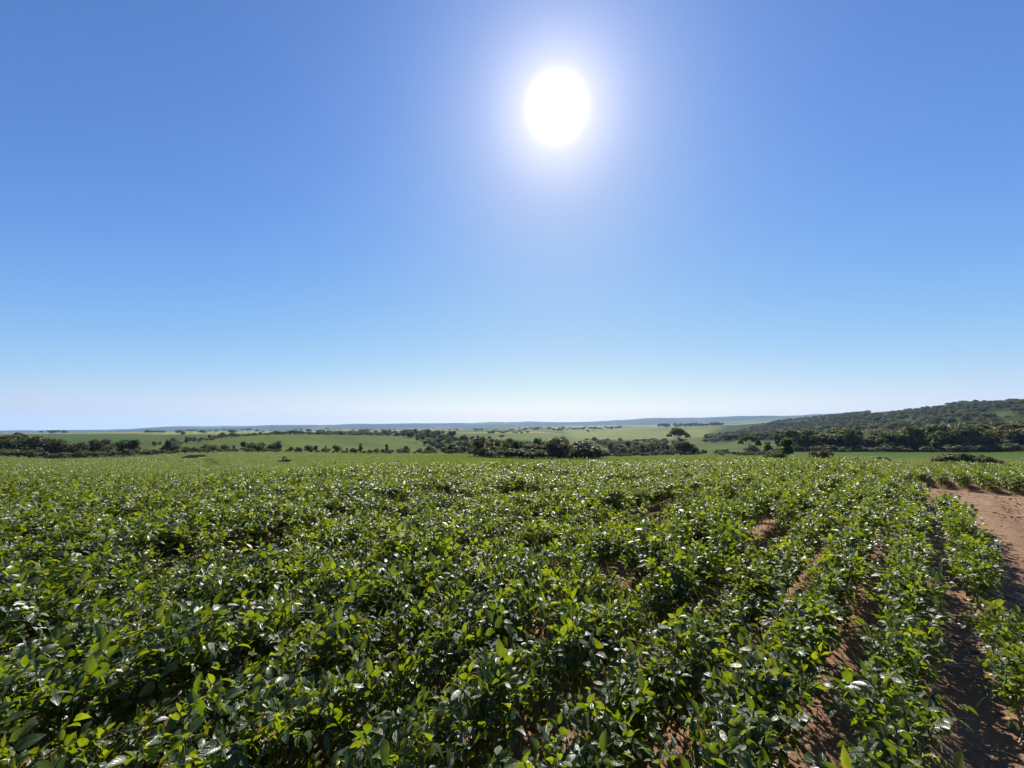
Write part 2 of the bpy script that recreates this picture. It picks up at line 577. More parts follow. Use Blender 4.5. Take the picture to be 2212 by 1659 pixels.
def far_colour(A, R, X, Y):
    u = u_of(A) + 14 * vnoise(X / 70, Y / 70, 21)
    Rn = R * (1 + .04 * vnoise(X / 90, Y / 90, 22))
    c = np.broadcast_to(np.array([0.053, 0.076, 0.022]), A.shape + (3,)).copy()
    # parcels
    px, py = np.floor((X * .9 + Y * .3) / 420), np.floor((Y * .9 - X * .3) / 520)
    h = vnoise(px * 7.3 + .5, py * 5.7 + .5, 31)
    pal = np.array([[0.065, 0.090, 0.028], [0.149, 0.158, 0.065], [0.053, 0.083, 0.022], [0.186, 0.173, 0.085], [0.074, 0.108, 0.030], [0.037, 0.054, 0.020]])
    k = np.clip(((h + 1) * 3).astype(int), 0, 5)
    c = np.where((R > 1000)[..., None], pal[k], c)
    c = mix(c, (0.031, 0.043, 0.015), np.where(R < 215, .8, 0) * (u < 1300))             # brush under the near tree lines
    c = mix(c, (0.074, 0.101, 0.031), smooth_in(u, 330, 980, 40) * smooth_in(Rn, 215, 440, 15))  # rounded hill
    c = mix(c, (0.046, 0.079, 0.028), smooth_in(u, -500, 330, 60) * smooth_in(Rn, 230, 1100, 60))
    c = mix(c, (0.186, 0.194, 0.070), smooth_in(u, 320, 760, 60) * smooth_in(Rn, 900, 2000, 120))
    c = mix(c, (0.071, 0.108, 0.031), smooth_in(u, 1050, 1290, 30) * smooth_in(Rn, 430, 1000, 30))
    c = mix(c, (0.130, 0.148, 0.049), smooth_in(u, 1215, 1560, 30) * smooth_in(Rn, 760, 2300, 60))
    c = mix(c, (0.096, 0.122, 0.040), smooth_in(u, 1380, 1570, 30) * smooth_in(Rn, 1150, 2300, 60))
    c = mix(c, (0.050, 0.083, 0.020), smooth_in(u, 1490, 1690, 20) * smooth_in(Rn, 150, 425, 10))
    c = mix(c, (0.043, 0.076, 0.021), smooth_in(u, 1690, 3000, 20) * smooth_in(Rn, 100, 203, 3))
    c = mix(c, (0.022, 0.033, 0.012), smooth_in(u, 1690, 4000, 30) * smooth_in(Rn, 205, 1400, 6))
    c = mix(c, (0.022, 0.033, 0.012), smooth_in(u, 1535, 1900, 30) * smooth_in(Rn, 425, 1500, 10))
    for (uu, rr, du, dr) in CLEAR:
        c = mix(c, (0.058, 0.078, 0.030), .9 + .9 * vnoise(X / 14, Y / 14, 55) - 1.2 * (((u - uu) / du) ** 2 + ((R - rr) / dr) ** 2))
    streak = 1 + .16 * vnoise((X * .8 + Y * .6) / 7, (Y * .8 - X * .6) / 160, 51) + .10 * vnoise(X / 35, Y / 35, 52)
    return c * np.array([.86, .80, .42]) * streak[..., None]


# grassy clearings in the wood on the hill: (u, distance, half width, half depth)
CLEAR = [(1960, 700, 35, 60), (2060, 600, 30, 35), (1890, 560, 35, 30), (2150, 420, 25, 25), (1830, 640, 25, 50), (1735, 1150, 40, 110), (2160, 640, 45, 90), (2110, 520, 40, 45), (1990, 480, 42, 40), (2190, 500, 30, 40), (1750, 560, 30, 40), (2075, 430, 30, 25)]


def ridge_colour(A, R, X, Y):
    c = np.broadcast_to(np.array([.055, .070, .040]), A.shape + (3,)).copy()
    c = mix(c, (.19, .16, .09), 1.8 * vnoise(X / 420, Y / 300, 41) - .30)
    c = mix(c, (.030, .040, .022), 2.0 * vnoise(X / 190, Y / 150, 43) - .5)
    return c * .5


r_near = np.concatenate([np.geomspace(.4, 8, 70), np.linspace(8.15, 27, 90)])
r_mid = np.concatenate([[27], np.linspace(28, 158, 131)])
r_land = np.concatenate([[158], np.geomspace(160, 4300, 150)])
r_far = np.concatenate([[4300], np.linspace(4380, 7600, 45)])
sheet("ground", r_near, M_SOIL, furrows, None, True)
sheet("crop_field", r_mid, M_CROP, lambda X, Y, R: np.clip((R - 27) / 6, 0, 1) * (.10 * vnoise(X * 1.1, Y * 1.1, 9) + .05 * vnoise(X * 3, Y * 3, 10)), crop_colour)
sheet("farmland", r_land, M_LAND, None, far_colour)
sheet("distant_ridge", r_far, M_FAR, None, ridge_colour)

# ------------------------------------------------------------------ soybean plants
def leaflet(L, W, fold, droop, wave):
    ts = [0.22, 0.5, 0.78]; ws = [.86, 1.0, .60]
    V = [(0, 0, 0)]
    for t, w in zip(ts, ws):
        z = -droop * L * t * t
        V += [(-w * W / 2, t * L, z + fold * w * W / 2 + wave * W * math.sin(7 * t)), (0, t * L, z), (w * W / 2, t * L, z + fold * w * W / 2 - wave * W * math.sin(5 * t + 1))]
    V.append((0, L, -droop * L))
    T = [(0, 2, 1), (0, 3, 2)]
    # (the across/along coordinates of the blade are LEAF_UV, in the same order)
    for k in (0, 1):
        a, b = 1 + 3 * k, 4 + 3 * k
        T += [(a, a + 1, b + 1), (a, b + 1, b), (a + 1, a + 2, b + 2), (a + 1, b + 2, b + 1)]
    T += [(7, 8, 10), (8, 9, 10)]
    return np.array(V, float), np.array(T)


LEAF_UV = np.array([(0, 0)] + [(u, t) for t in (.22, .5, .78) for u in (-1, 0, 1)] + [(0, 1)], float)


def xf(V, M):
    R = np.array(M.to_3x3()); t = np.array(M.translation)
    return V @ R.T + t


def make_leaf_mesh(i, r):
    """one compound leaf: petiole with three leaflets; the petiole starts at the origin and leans towards +Y"""
    pl = r.uniform(.07, .15); el = math.radians(r.uniform(35, 70))
    end = Vector((0, math.cos(el), math.sin(el))) * pl
    mid = end * .5 + Vector((0, -.008, .010))
    parts = [tube([(0, 0, 0), mid, end], [.0022, .0018, .0014], 3)]
    pitch = r.choice([r.uniform(-45, -10), r.uniform(-12, 18), r.uniform(-8, 25), r.uniform(25, 70), r.uniform(30, 75)])
    roll = r.uniform(-22, 22)
    tone = []
    tone.append(np.full(len(parts[0][0]), .5)); uv = [np.full((len(parts[0][0]), 2), .5)]
    for k, yaw in enumerate((0, 72 + r.uniform(-12, 12), -72 + r.uniform(-12, 12))):
        L = r.uniform(.045, .064) * (1.12 if k == 0 else 1); W = L * r.uniform(.46, .62)
        v, t = leaflet(L, W, r.uniform(.12, .5), r.uniform(.05, .35), r.uniform(-.05, .05))
        B = Matrix.Translation(end) @ Euler((math.radians(pitch + r.uniform(-10, 10)), math.radians(roll), 0), 'XYZ').to_matrix().to_4x4()
        M = B @ Matrix.Rotation(math.radians(yaw), 4, 'Z') @ Matrix.Translation((0, .022 if k == 0 else .004, 0)) @ Matrix.Rotation(math.radians(r.uniform(-28, 22)), 4, 'X') @ Matrix.Rotation(math.radians(r.uniform(-30, 30)), 4, 'Y')
        parts.append((xf(v, M), t)); tone.append(np.full(len(v), r.random() * .35)); uv.append(LEAF_UV)
    V, F = join(parts)
    # join keeps vertices in the order given
    me = np_mesh("leaf", V, F, M_LEAF)
    float_attr(me, "leaf_tone", np.concatenate(tone))
    uv = np.concatenate(uv)
    float_attr(me, "blade_u", uv[:, 0]); float_attr(me, "blade_v", uv[:, 1])
    return me, V, F, np.concatenate(tone), uv


_r = random.Random(5)
LEAF = [make_leaf_mesh(i, _r) for i in range(14)]


def make_plant(r, H, spread, n_branch):
    """(stem verts, stem faces, [(leaf index, matrix)])"""
    parts, leaves = [], []
    lean = (r.uniform(-.05, .05), r.uniform(-.05, .05))

    def shoot(p0, d, length, rad, first, step, az0):
        pts = [Vector(p0)]
        n = max(3, int(length / .06)); p = Vector(p0)
        for k in range(n):
            d2 = (Vector(d) + Vector((r.uniform(-.16, .16), r.uniform(-.16, .16), .12 * k / n))).normalized()
            p = p + d2 * (length / n); pts.append(p.copy())
        parts.append(tube(pts, list(np.linspace(rad, rad * .35, len(pts))), 4))
        s, az, top = first, az0, length
        while s < top:
            f = s / length * n; q = pts[int(f)].lerp(pts[min(int(f) + 1, n)], f - int(f))
            az += math.radians(180 + r.uniform(-55, 55))
            size = r.uniform(.85, 1.2) * (.72 if s > length * .9 else 1.0)
            up = r.uniform(-.15, .25)
            M = Matrix.Translation(q) @ Matrix.Rotation(az, 4, 'Z') @ Matrix.Rotation(up, 4, 'X') @ Matrix.Rotation(r.uniform(-.2, .2), 4, 'Y') @ Matrix.Scale(size * spread, 4)
            leaves.append((r.randrange(len(LEAF)), M)); s += step * r.uniform(.75, 1.25)
        M = Matrix.Translation(pts[-1]) @ Matrix.Rotation(r.uniform(0, 6.28), 4, 'Z') @ Matrix.Rotation(r.uniform(.1, .4), 4, 'X') @ Matrix.Scale(.62 * spread, 4)
        leaves.append((r.randrange(len(LEAF)), M))

    shoot((0, 0, -.03), (lean[0], lean[1], 1), H * .90, .0040, .10, .019, r.uniform(0, 6.28))
    for b in range(n_branch):
        a = b * 6.28 / n_branch + r.uniform(-.6, .6)
        z0 = r.uniform(.08, .22)
        shoot((0, 0, z0), (.8 * math.cos(a), .8 * math.sin(a), 1), (H - z0) * r.uniform(.66, .9), .003, .06, .024, a)
    V, F = join(parts)
    return V, F, leaves


PLANTS = []
for i in range(8):
    PLANTS.append(make_plant(_r, _r.uniform(.44, .54), 1.0, 3))
for pl in PLANTS:
    pass
STEM_MESH = [np_mesh("stem", V, F, M_STEM) for V, F, _ in PLANTS]


def plant_joined(i):
    V, F, lv = PLANTS[i]
    sv = [V]; st = [F[0]]; tri = []; off = len(V); tone = [np.full(len(V), .2)]; quads = [F[0]]; uvs = [np.full((len(V), 2), .5)]
    mats = []
    for li, M in lv:
        _, LV, LF, lt, luv = LEAF[li]; uvs.append(luv)
        sv.append(xf(LV, M)); tone.append((lt + random.random() * .6) % 1.0)
        for f in LF:
            (quads if f.shape[1] == 4 else tri).append(f + off)
        off += len(LV)
    Q, T = np.concatenate(quads), np.concatenate(tri)
    me = np_mesh("soybean_foliage", np.concatenate(sv), [Q, T], M_LEAF)
    me.materials.append(M_STEM)
    mi = np.zeros(len(Q) + len(T), np.int32); mi[:len(F[0])] = 1
    me.polygons.foreach_set("material_index", mi)
    float_attr(me, "leaf_tone", np.concatenate(tone))
    uvs = np.concatenate(uvs); float_attr(me, "blade_u", uvs[:, 0]); float_attr(me, "blade_v", uvs[:, 1])
    return me


def s_noise(x, y):
    q = (x * DIR[0] + y * DIR[1]) / 1.1; w = (x * NRM[0] + y * NRM[1]) / .5
    return float(vnoise(np.array(q), np.array(w), 77))


HOLES = [(-.62, 1.80, .17), (-3.0, 4.65, .42), (-3.5, 4.3, .35), (-1.56, 8.4, .45), (.33, 8.2, .5), (.1, 7.7, .3), (.95, 3.77, .2), (.31, 2.33, .07),
         (-4.2, 3.9, .35), (-2.6, 6.0, .35), (1.9, 6.3, .35), (3.0, 7.3, .35), (2.3, 6.9, .3), (-2.2, 7.2, .3), (-.9, 7.4, .25), (5.0, 9.0, .35), (-5.4, 5.9, .35), (3.0, 9.9, .3)]
HOLES = [(x_, y_, r_ * (1.35 if y_ > 5.5 else 1.15 if y_ > 3 else 1.0)) for x_, y_, r_ in HOLES]
PL = []      # x, y, scale, wide, rot
for k in range(-95, 74):
    n = .33 - ROW * k if k >= 0 else .33 - ROW * k
    s = -36.0
    while s < 36:
        s += rng.uniform(.080, .135)
        nn = n - .06 + rng.normal(0, .016) + .03 * math.sin(s * .35 + 1) * min(1, abs(s) / 8)
        x, y = nn * NRM[0] + s * DIR[0], nn * NRM[1] + s * DIR[1]
        r = math.hypot(x, y)
        if r > 33 or r < CAM_CLEAR:
            continue
        az = abs(math.atan2(x, y))
        if az > math.radians(72) and r > 5 or az > math.radians(125):
            continue
        if in_poly(np.array(x), np.array(y), WEDGE):
            continue
        edge = n > -1.3 and n < .5                       # the open rows by the track
        if edge and n > .2 and (s < 3.6 or 4.55 < s < 5.4):                 # the outermost row starts only here
            continue
        skip = .03
        if edge and s < 3.2: skip = .07
        if rng.random() < skip: continue
        if r > 3.2 and s_noise(x, y) < -.68 and rng.random() < .85: continue
        sc = rng.uniform(.88, 1.12)
        if any((x - hx) ** 2 + (y - hy) ** 2 < hr * hr * (1 + .3 * rng.normal()) for hx, hy, hr in HOLES):
            continue
        sc *= 1 + .10 * float(vnoise(np.array(x / 1.3), np.array(y / 1.3), 61))
        clump = float(vnoise(np.array(s / .42), np.array(n / ROW * 1.7), 91))
        sc *= 1.03 + .13 * clump
        wf = .90 + .08 * clump
        if -4.2 < n <= -1.3:                             # towards the track the rows have not closed yet
            wf = .76 + .10 * (-1.3 - n) / 2.9 + .06 * clump; sc *= 1.05
        if edge:
            wf = {0: .74, 1: .79, 2: .81}.get(round((.33 - n) / ROW), .86) if s < 6 else .9
            sc *= {0: .93, 1: 1.03, 2: 1.04}.get(round((.33 - n) / ROW), .97) if s < 6 else .95
        sc *= 1.06 - .06 * min(1, max(0, (r - 4) / 5))
        PL.append((x, y, sc, rng.uniform(0, 2 * math.pi), n, s, r, wf))
PLA = np.array(PL)


def project(P):
    """pixel (2212 wide) and depth of world points"""
    P = np.asarray(P, float); d = P - np.array([0, 0, EYE])
    c, s = math.cos(PITCH), math.sin(PITCH)
    zf = d[:, 1] * c + d[:, 2] * s; yu = -d[:, 1] * s + d[:, 2] * c
    return CX + FOC * d[:, 0] / np.maximum(zf, 1e-6), CY - FOC * yu / np.maximum(zf, 1e-6), zf


pu, pv, pz = project(np.stack([PLA[:, 0], PLA[:, 1], PLA[:, 2] * .55], -1))
inview = (pz > .6) & (pu > -60) & (pu < 2272) & (pv < 1760)
order = np.argsort(np.where(inview, PLA[:, 6], 1e9))
NEAR = set(int(i) for i in order[:300])

ONES = ["", "first", "second", "third", "fourth", "fifth", "sixth", "seventh", "eighth", "ninth", "tenth", "eleventh", "twelfth", "thirteenth", "fourteenth", "fifteenth", "sixteenth", "seventeenth", "eighteenth", "nineteenth"]
TENS = ["", "", "twent", "thirt", "fort", "fift", "sixt", "sevent"]


def ordinal(n):
    if n < 20: return ONES[n]
    return TENS[n // 10] + ("ieth" if n % 10 == 0 else "y-" + ONES[n % 10])


row_no = np.round((.33 - PLA[:, 4]) / ROW).astype(int)
rank = {}
for rr in set(row_no[list(NEAR)]):
    for q, i in enumerate(sorted((i for i in NEAR if row_no[i] == rr), key=lambda i: PLA[i, 5])):
        rank[i] = q + 1


def plant_label(i):
    return f"soybean plant in the {ordinal(int(row_no[i]) + 1)} row from the dirt track, {ordinal(rank[i])} from its near end"


leaf_proto = [bpy.data.objects.new("leaf", L[0]) for L in LEAF]
stem_proto = [bpy.data.objects.new("stem", m) for m in STEM_MESH]
plant_proto = bpy.data.objects.new("soybean_plant", None)
plant_proto.empty_display_size = .1
for i in sorted(NEAR, key=lambda i: PLA[i, 6]):
    x, y, sc, rot = PLA[i, :4]
    p = plant_proto.copy(); col.objects.link(p)
    p.location = (x, y, float(ground_z(x, y)))
    p.rotation_euler = (random.uniform(-.08, .08), random.uniform(-.08, .08), rot)
    p.scale = (sc * PLA[i, 7], sc * PLA[i, 7], sc * random.uniform(.94, 1.08))
    tag(p, plant_label(i), "plant", "soybean plants in rows nearest the camera")
    t = random.randrange(len(PLANTS))
    s_ = stem_proto[t].copy(); col.objects.link(s_); s_.parent = p
    for li, M in PLANTS[t][2]:
        l_ = leaf_proto[li].copy(); col.objects.link(l_); l_.parent = p
        l_.matrix_local = M

# the rest of the field: one object of many plants
templates = bpy.data.collections.new("crop_templates")
for i in range(len(PLANTS)):
    templates.objects.link(bpy.data.objects.new(f"plant_{i:02d}", plant_joined(i)))


def canopy_tuft(r):
    """a square metre of closed canopy for the far slope"""
    parts, tone = [], []
    for k in range(260):
        L = r.uniform(.055, .085)
        v, t = leaflet(L, L * .62, r.uniform(.1, .4), r.uniform(0, .3), 0)
        M = Matrix.Translation((r.uniform(-.75, .75), r.uniform(-.75, .75), r.uniform(-.10, .10))) @ Euler((r.uniform(-.6, 1.0), r.uniform(-.5, .5), r.uniform(0, 6.28))).to_matrix().to_4x4()
        M = Matrix.Translation((r.uniform(-.75, .75), r.uniform(-.75, .75), r.uniform(-.05, .06))) @ Matrix.Rotation(r.uniform(0, 6.28), 4, 'Z') @ Matrix.Rotation(r.choice([-1, 1]) * r.uniform(.75, 1.4), 4, 'X')
        parts.append((xf(v, M), t)); tone.append(np.full(len(v), r.random()))
    V, F = join(parts)
    me = np_mesh("canopy_tuft", V, F, M_LEAF)
    float_attr(me, "leaf_tone", np.concatenate(tone))
    return me


N_TUFT = 4
for i in range(N_TUFT):
    templates.objects.link(bpy.data.objects.new(f"tuft_{i:02d}", canopy_tuft(_r)))


def scatter(name, pts, rots, scales, idx, coll):
    me = bpy.data.meshes.new(name)
    pts = np.asarray(pts, np.float32)
    me.vertices.add(len(pts)); me.vertices.foreach_set("co", pts.ravel())
    for nm, arr in (("turn", rots), ("size", scales)):
        a = me.attributes.new(nm, 'FLOAT_VECTOR', 'POINT'); a.data.foreach_set("vector", np.asarray(arr, np.float32).ravel())
    a = me.attributes.new("pick", 'INT', 'POINT'); a.data.foreach_set("value", np.asarray(idx, np.int32))
    me.update()
    o = link(bpy.data.objects.new(name, me))
    ng = bpy.data.node_groups.new(name + "_nodes", 'GeometryNodeTree')
    ng.interface.new_socket("Geometry", in_out='INPUT', socket_type='NodeSocketGeometry')
    ng.interface.new_socket("Geometry", in_out='OUTPUT', socket_type='NodeSocketGeometry')
    nn = ng.nodes.new
    gi, go = nn("NodeGroupInput"), nn("NodeGroupOutput")
    ci = nn("GeometryNodeCollectionInfo"); ci.inputs["Collection"].default_value = coll
    ci.inputs["Separate Children"].default_value = True; ci.inputs["Reset Children"].default_value = True
    ip = nn("GeometryNodeInstanceOnPoints"); ip.inputs["Pick Instance"].default_value = True
    ng.links.new(gi.outputs[0], ip.inputs["Points"]); ng.links.new(ci.outputs[0], ip.inputs["Instance"])
    for nm, typ, sock in (("turn", 'FLOAT_VECTOR', "Rotation"), ("size", 'FLOAT_VECTOR', "Scale"), ("pick", 'INT', "Instance Index")):
        na = nn("GeometryNodeInputNamedAttribute"); na.data_type = typ; na.inputs["Name"].default_value = nm
        ng.links.new(na.outputs["Attribute"], ip.inputs[sock])
    ng.links.new(ip.outputs[0], go.inputs[0])
    md = o.modifiers.new("scatter", 'NODES'); md.node_group = ng
    return o


rest = np.array([i for i in range(len(PLA)) if i not in NEAR])
X, Y, S = PLA[rest, 0], PLA[rest, 1], PLA[rest, 2]
P1 = np.stack([X, Y, ground_z(X, Y)], -1)
k = len(rest)
R1 = np.stack([rng.uniform(-.08, .08, k), rng.uniform(-.08, .08, k), PLA[rest, 3]], -1)
S1 = np.stack([S * PLA[rest, 7], S * PLA[rest, 7], S * rng.uniform(.94, 1.08, k)], -1)
I1 = rng.integers(0, len(PLANTS), k)
# closed canopy on the slope beyond
n2 = 22000
rr = np.sqrt(rng.uniform(30 ** 2, 150 ** 2, n2)); aa = np.radians(rng.uniform(-64, 64, n2))
keep = (rr < 95 + 60 * rng.random(n2))
for ua, ub in TRAMLINES:
    keep &= ~((rr > 66) & (rr < 100) & (np.abs(u_of(aa) - (ua + (ub - ua) * (100 - rr) / 32)) * rr * .62 / FOC < .42))
rr, aa = rr[keep], aa[keep]; n2 = len(rr)
X2, Y2 = rr * np.sin(aa), rr * np.cos(aa)
P2 = np.stack([X2, Y2, land_z(aa, rr)], -1)
R2 = np.stack([rng.uniform(-.1, .1, n2), rng.uniform(-.1, .1, n2), rng.uniform(0, 6.28, n2)], -1)
S2 = np.repeat(rng.uniform(.8, 1.25, n2)[:, None], 3, 1)
I2 = len(PLANTS) + rng.integers(0, N_TUFT, n2)
crop = scatter("soybean_crop", np.concatenate([P1, P2]), np.concatenate([R1, R2]), np.concatenate([S1, S2]), np.concatenate([I1, I2]), templates)
tag(crop, "dense green soybean crop covering the field up to the crest and beyond it", "crop", None, "stuff")

# ------------------------------------------------------------------ soil clods and straw on the track
def ico(r):
    t = (1 + 5 ** .5) / 2
    V = np.array([(-1, t, 0), (1, t, 0), (-1, -t, 0), (1, -t, 0), (0, -1, t), (0, 1, t), (0, -1, -t), (0, 1, -t), (t, 0, -1), (t, 0, 1), (-t, 0, -1), (-t, 0, 1)], float)
    V /= np.linalg.norm(V[0])
    F = np.array([(0, 11, 5), (0, 5, 1), (0, 1, 7), (0, 7, 10), (0, 10, 11), (1, 5, 9), (5, 11, 4), (11, 10, 2), (10, 7, 6), (7, 1, 8), (3, 9, 4), (3, 4, 2), (3, 2, 6), (3, 6, 8), (3, 8, 9), (4, 9, 5), (2, 4, 11), (6, 2, 10), (8, 6, 7), (9, 8, 1)])
    V = V * np.array([r.uniform(.7, 1.3) for _ in range(12)])[:, None]
    return V, F


parts = []
cnt = 0
while cnt < 5200:
    x, y = rng.uniform(-1, 19), rng.uniform(.3, 14)
    n = x * NRM[0] + y * NRM[1]
    w = bool(in_poly(np.array(x), np.array(y), WEDGE))
    if not (w or (-1.4 < n < .6 and rng.random() < .7)): continue
    if math.hypot(x, y) > 8 and rng.random() < .4: continue
    V, F = ico(_r)
    s = .006 + .022 * rng.random() ** 4 + .0005 * math.hypot(x, y)
    V = V * np.array([s * rng.uniform(.8, 1.5), s * rng.uniform(.8, 1.5), s * .6])
    V = xf(V, Matrix.Rotation(rng.uniform(0, 6.28), 4, 'Z')) + np.array([x, y, float(ground_z(x, y)) + s * .2])
    parts.append((V, F)); cnt += 1
V, F = join(parts)
tag(link(bpy.data.objects.new("soil_clods", np_mesh("soil_clods", V, F, M_CLOD, False))), "loose reddish soil clods and pebbles on the dirt track and between rows", "soil clods", None, "stuff")

parts = []
cnt = 0
while cnt < 1700:
    x, y = rng.uniform(-1, 18), rng.uniform(.3, 13)
    n = x * NRM[0] + y * NRM[1]
    w = bool(in_poly(np.array(x), np.array(y), WEDGE))
    if not (w or (-1.4 < n < .6)): continue
    a = rng.uniform(0, 6.28); L = rng.uniform(.03, .16); z = float(ground_z(x, y))
    d = np.array([math.cos(a) * L, math.sin(a) * L])
    parts.append(tube([(x - d[0], y - d[1], z + .012), (x, y, z + .02), (x + d[0], y + d[1], z + .010)], [.0022, .003, .002], 3)); cnt += 1
V, F = join(parts)
tag(link(bpy.data.objects.new("straw_litter", np_mesh("straw_litter", V, F, M_STRAW))), "dry stalks and straw scattered over the reddish dirt track", "straw", None, "stuff")

# ------------------------------------------------------------------ trees and shrubs
def crown_mesh(r, lobes, n_cards, size, mat, name):
    """leaf clumps spread through a cloud of lobes (centre, radii)"""
    npr = np.random.default_rng(r.randrange(10 ** 6))
    vol = np.array([a * b * c for _, (a, b, c) in lobes]) ** (2 / 3)
    which = npr.choice(len(lobes), n_cards, p=vol / vol.sum())
    C = np.array([l[0] for l in lobes])[which]; Rd = np.array([l[1] for l in lobes])[which]
    d = npr.normal(size=(n_cards, 3)); d /= np.linalg.norm(d, axis=1)[:, None]
    d[:, 2] = np.where(d[:, 2] < -.3, -d[:, 2], d[:, 2])
    q = C + d * Rd * (npr.uniform(.45, 1.08, n_cards) ** .6)[:, None]
    nrm = d + npr.normal(size=(n_cards, 3)) * .55; nrm /= np.linalg.norm(nrm, axis=1)[:, None]
    a = np.cross(nrm, npr.normal(size=(n_cards, 3))); a /= np.linalg.norm(a, axis=1)[:, None]
    b = np.cross(nrm, a)
    s = size * npr.uniform(.55, 1.35, n_cards)[:, None]
    V = np.stack([q - a * s, q - b * s * .62 + nrm * s * .2, q + a * s, q + b * s * .62 + nrm * s * .2], 1).reshape(-1, 3)
    i = np.arange(n_cards) * 4
    F = np.stack([i, i + 1, i + 2, i + 3], -1)
    me = np_mesh(name, V, F, mat, False)
    lobe_tone = npr.random(len(lobes))[which]
    float_attr(me, "leaf_tone", np.repeat(np.clip(.55 * lobe_tone + .45 * npr.random(n_cards), 0, 1), 4))
    return me


def make_tree(r, kind):
    """crown and trunk meshes of a tree one unit high"""
    lobes, limbs = [], []
    if kind == "round":
        th, w = .22, r.uniform(.36, .5)
        for k in range(r.randint(12, 16)):
            a, q = r.uniform(0, 6.28), r.random() ** .5
            lobes.append(((w * .72 * q * math.cos(a), w * .72 * q * math.sin(a), r.uniform(.26, .80) * (1 - .25 * q)), (r.uniform(.17, .27),) * 2 + (r.uniform(.14, .22),)))
    elif kind == "spreading":
        th, w = .42, r.uniform(.5, .68)
        for k in range(r.randint(9, 12)):
            a, q = r.uniform(0, 6.28), r.random() ** .5
            lobes.append(((w * .75 * q * math.cos(a), w * .75 * q * math.sin(a), r.uniform(.62, .88) - .12 * q), (r.uniform(.15, .24),) * 2 + (r.uniform(.09, .14),)))
    elif kind == "tall":
        th, w = .25, r.uniform(.22, .3)
        for k in range(r.randint(9, 12)):
            z = r.uniform(.28, .88); a = r.uniform(0, 6.28); q = w * .6 * (1 - abs(z - .55)) * r.random()
            lobes.append(((q * math.cos(a), q * math.sin(a), z), (r.uniform(.11, .18),) * 2 + (r.uniform(.12, .17),)))
    elif kind == "lone":
        th, w = .5, .42
        for (x, y, z, a, c) in [(0, 0, .84, .22, .14), (-.2, .05, .76, .17, .10), (.2, -.05, .74, .16, .10), (.36, .02, .64, .11, .12), (-.36, 0, .66, .12, .08), (-.12, .1, .9, .14, .08),
                                (.1, .15, .82, .18, .11), (-.16, -.05, .36, .12, .12), (.1, .04, .46, .10, .09), (-.02, -.14, .7, .17, .1)]:
            lobes.append(((x, y, z), (a, a, c)))
    elif kind == "open":
        th, w = .4, .6
        for (x, y, z, a, c) in [(0, 0, .86, .22, .14), (-.26, .03, .72, .18, .19), (.28, -.03, .72, .19, .20), (.40, 0, .54, .14, .16), (-.38, 0, .56, .13, .15), (.12, .2, .80, .2, .15), (-.1, -.2, .80, .2, .15)]:
            lobes.append(((x, y, z), (a, a, c)))
    else:  # shrub
        th, w = .08, r.uniform(.6, .95)
        for k in range(r.randint(8, 12)):
            a, q = r.uniform(0, 6.28), r.random() ** .5
            lobes.append(((w * .75 * q * math.cos(a), w * .75 * q * math.sin(a), r.uniform(.22, .74) * (1 - .45 * q) + .08), (r.uniform(.22, .34),) * 2 + (r.uniform(.18, .28),)))
    tr = .028 if kind in ("lone", "open", "spreading") else .022
    bend = (r.uniform(-.04, .04), r.uniform(-.04, .04))
    tp = Vector((bend[0], bend[1], th))
    limbs.append(tube([(0, 0, -.04), (bend[0] * .4, bend[1] * .4, th * .5), tp], [tr * 1.5, tr, tr * .8], 6))
    for c, _ in lobes[:8]:
        c = Vector(c)
        limbs.append(tube([tp, tp.lerp(c, .5) + Vector((0, 0, .03)), c], [tr * .6, tr * .38, tr * .15], 4))
    n = {"shrub": 700, "lone": 1500, "open": 1300}.get(kind, 1300)
    mat = M_BROWN if r.random() < .33 else M_TREE
    if kind in ("lone", "open"): mat = M_TREE
    size = {"shrub": .085, "lone": .040, "open": .045, "tall": .045}.get(kind, .052)
    cm = crown_mesh(r, lobes, n, size, mat, "crown" if kind != "shrub" else "foliage")
    V, F = join(limbs)
    tm = np_mesh("trunk" if kind != "shrub" else "stem", V, F, M_BARK)
    return cm, tm


_t = random.Random(23)
TREES = {k: [make_tree(_t, k) for _ in range(n)] for k, n in (("round", 6), ("spreading", 4), ("tall", 4), ("lone", 1), ("open", 1), ("shrub", 6))}
PROTO = {}
for k, lst in TREES.items():
    PROTO[k] = []
    for cm, tm in lst:
        a = bpy.data.objects.new("shrub" if k == "shrub" else "tree", None)
        PROTO[k].append((a, bpy.data.objects.new(cm.name.split(".")[0], cm), bpy.data.objects.new(tm.name.split(".")[0], tm)))


def plant_tree(kind, u, r, h, label, group=None, wide=1.0, sink=.0, which=None):
    az = ray(u, HOR)[0]
    a, c, t = PROTO[kind][which if which is not None else _t.randrange(len(PROTO[kind]))]
    root = a.copy(); col.objects.link(root)
    root.location = (r * math.sin(az), r * math.cos(az), float(land_z(az, r)) - sink)
    root.rotation_euler = (0, 0, _t.uniform(0, 6.28) if kind not in ("lone", "open") else -az)
    root.scale = (h * wide, h * wide, h)
    for ch in (c, t):
        q = ch.copy(); col.objects.link(q); q.parent = root
    tag(root, label, "shrub" if kind == "shrub" else "tree", group)
    return root


FAR_PTS = []


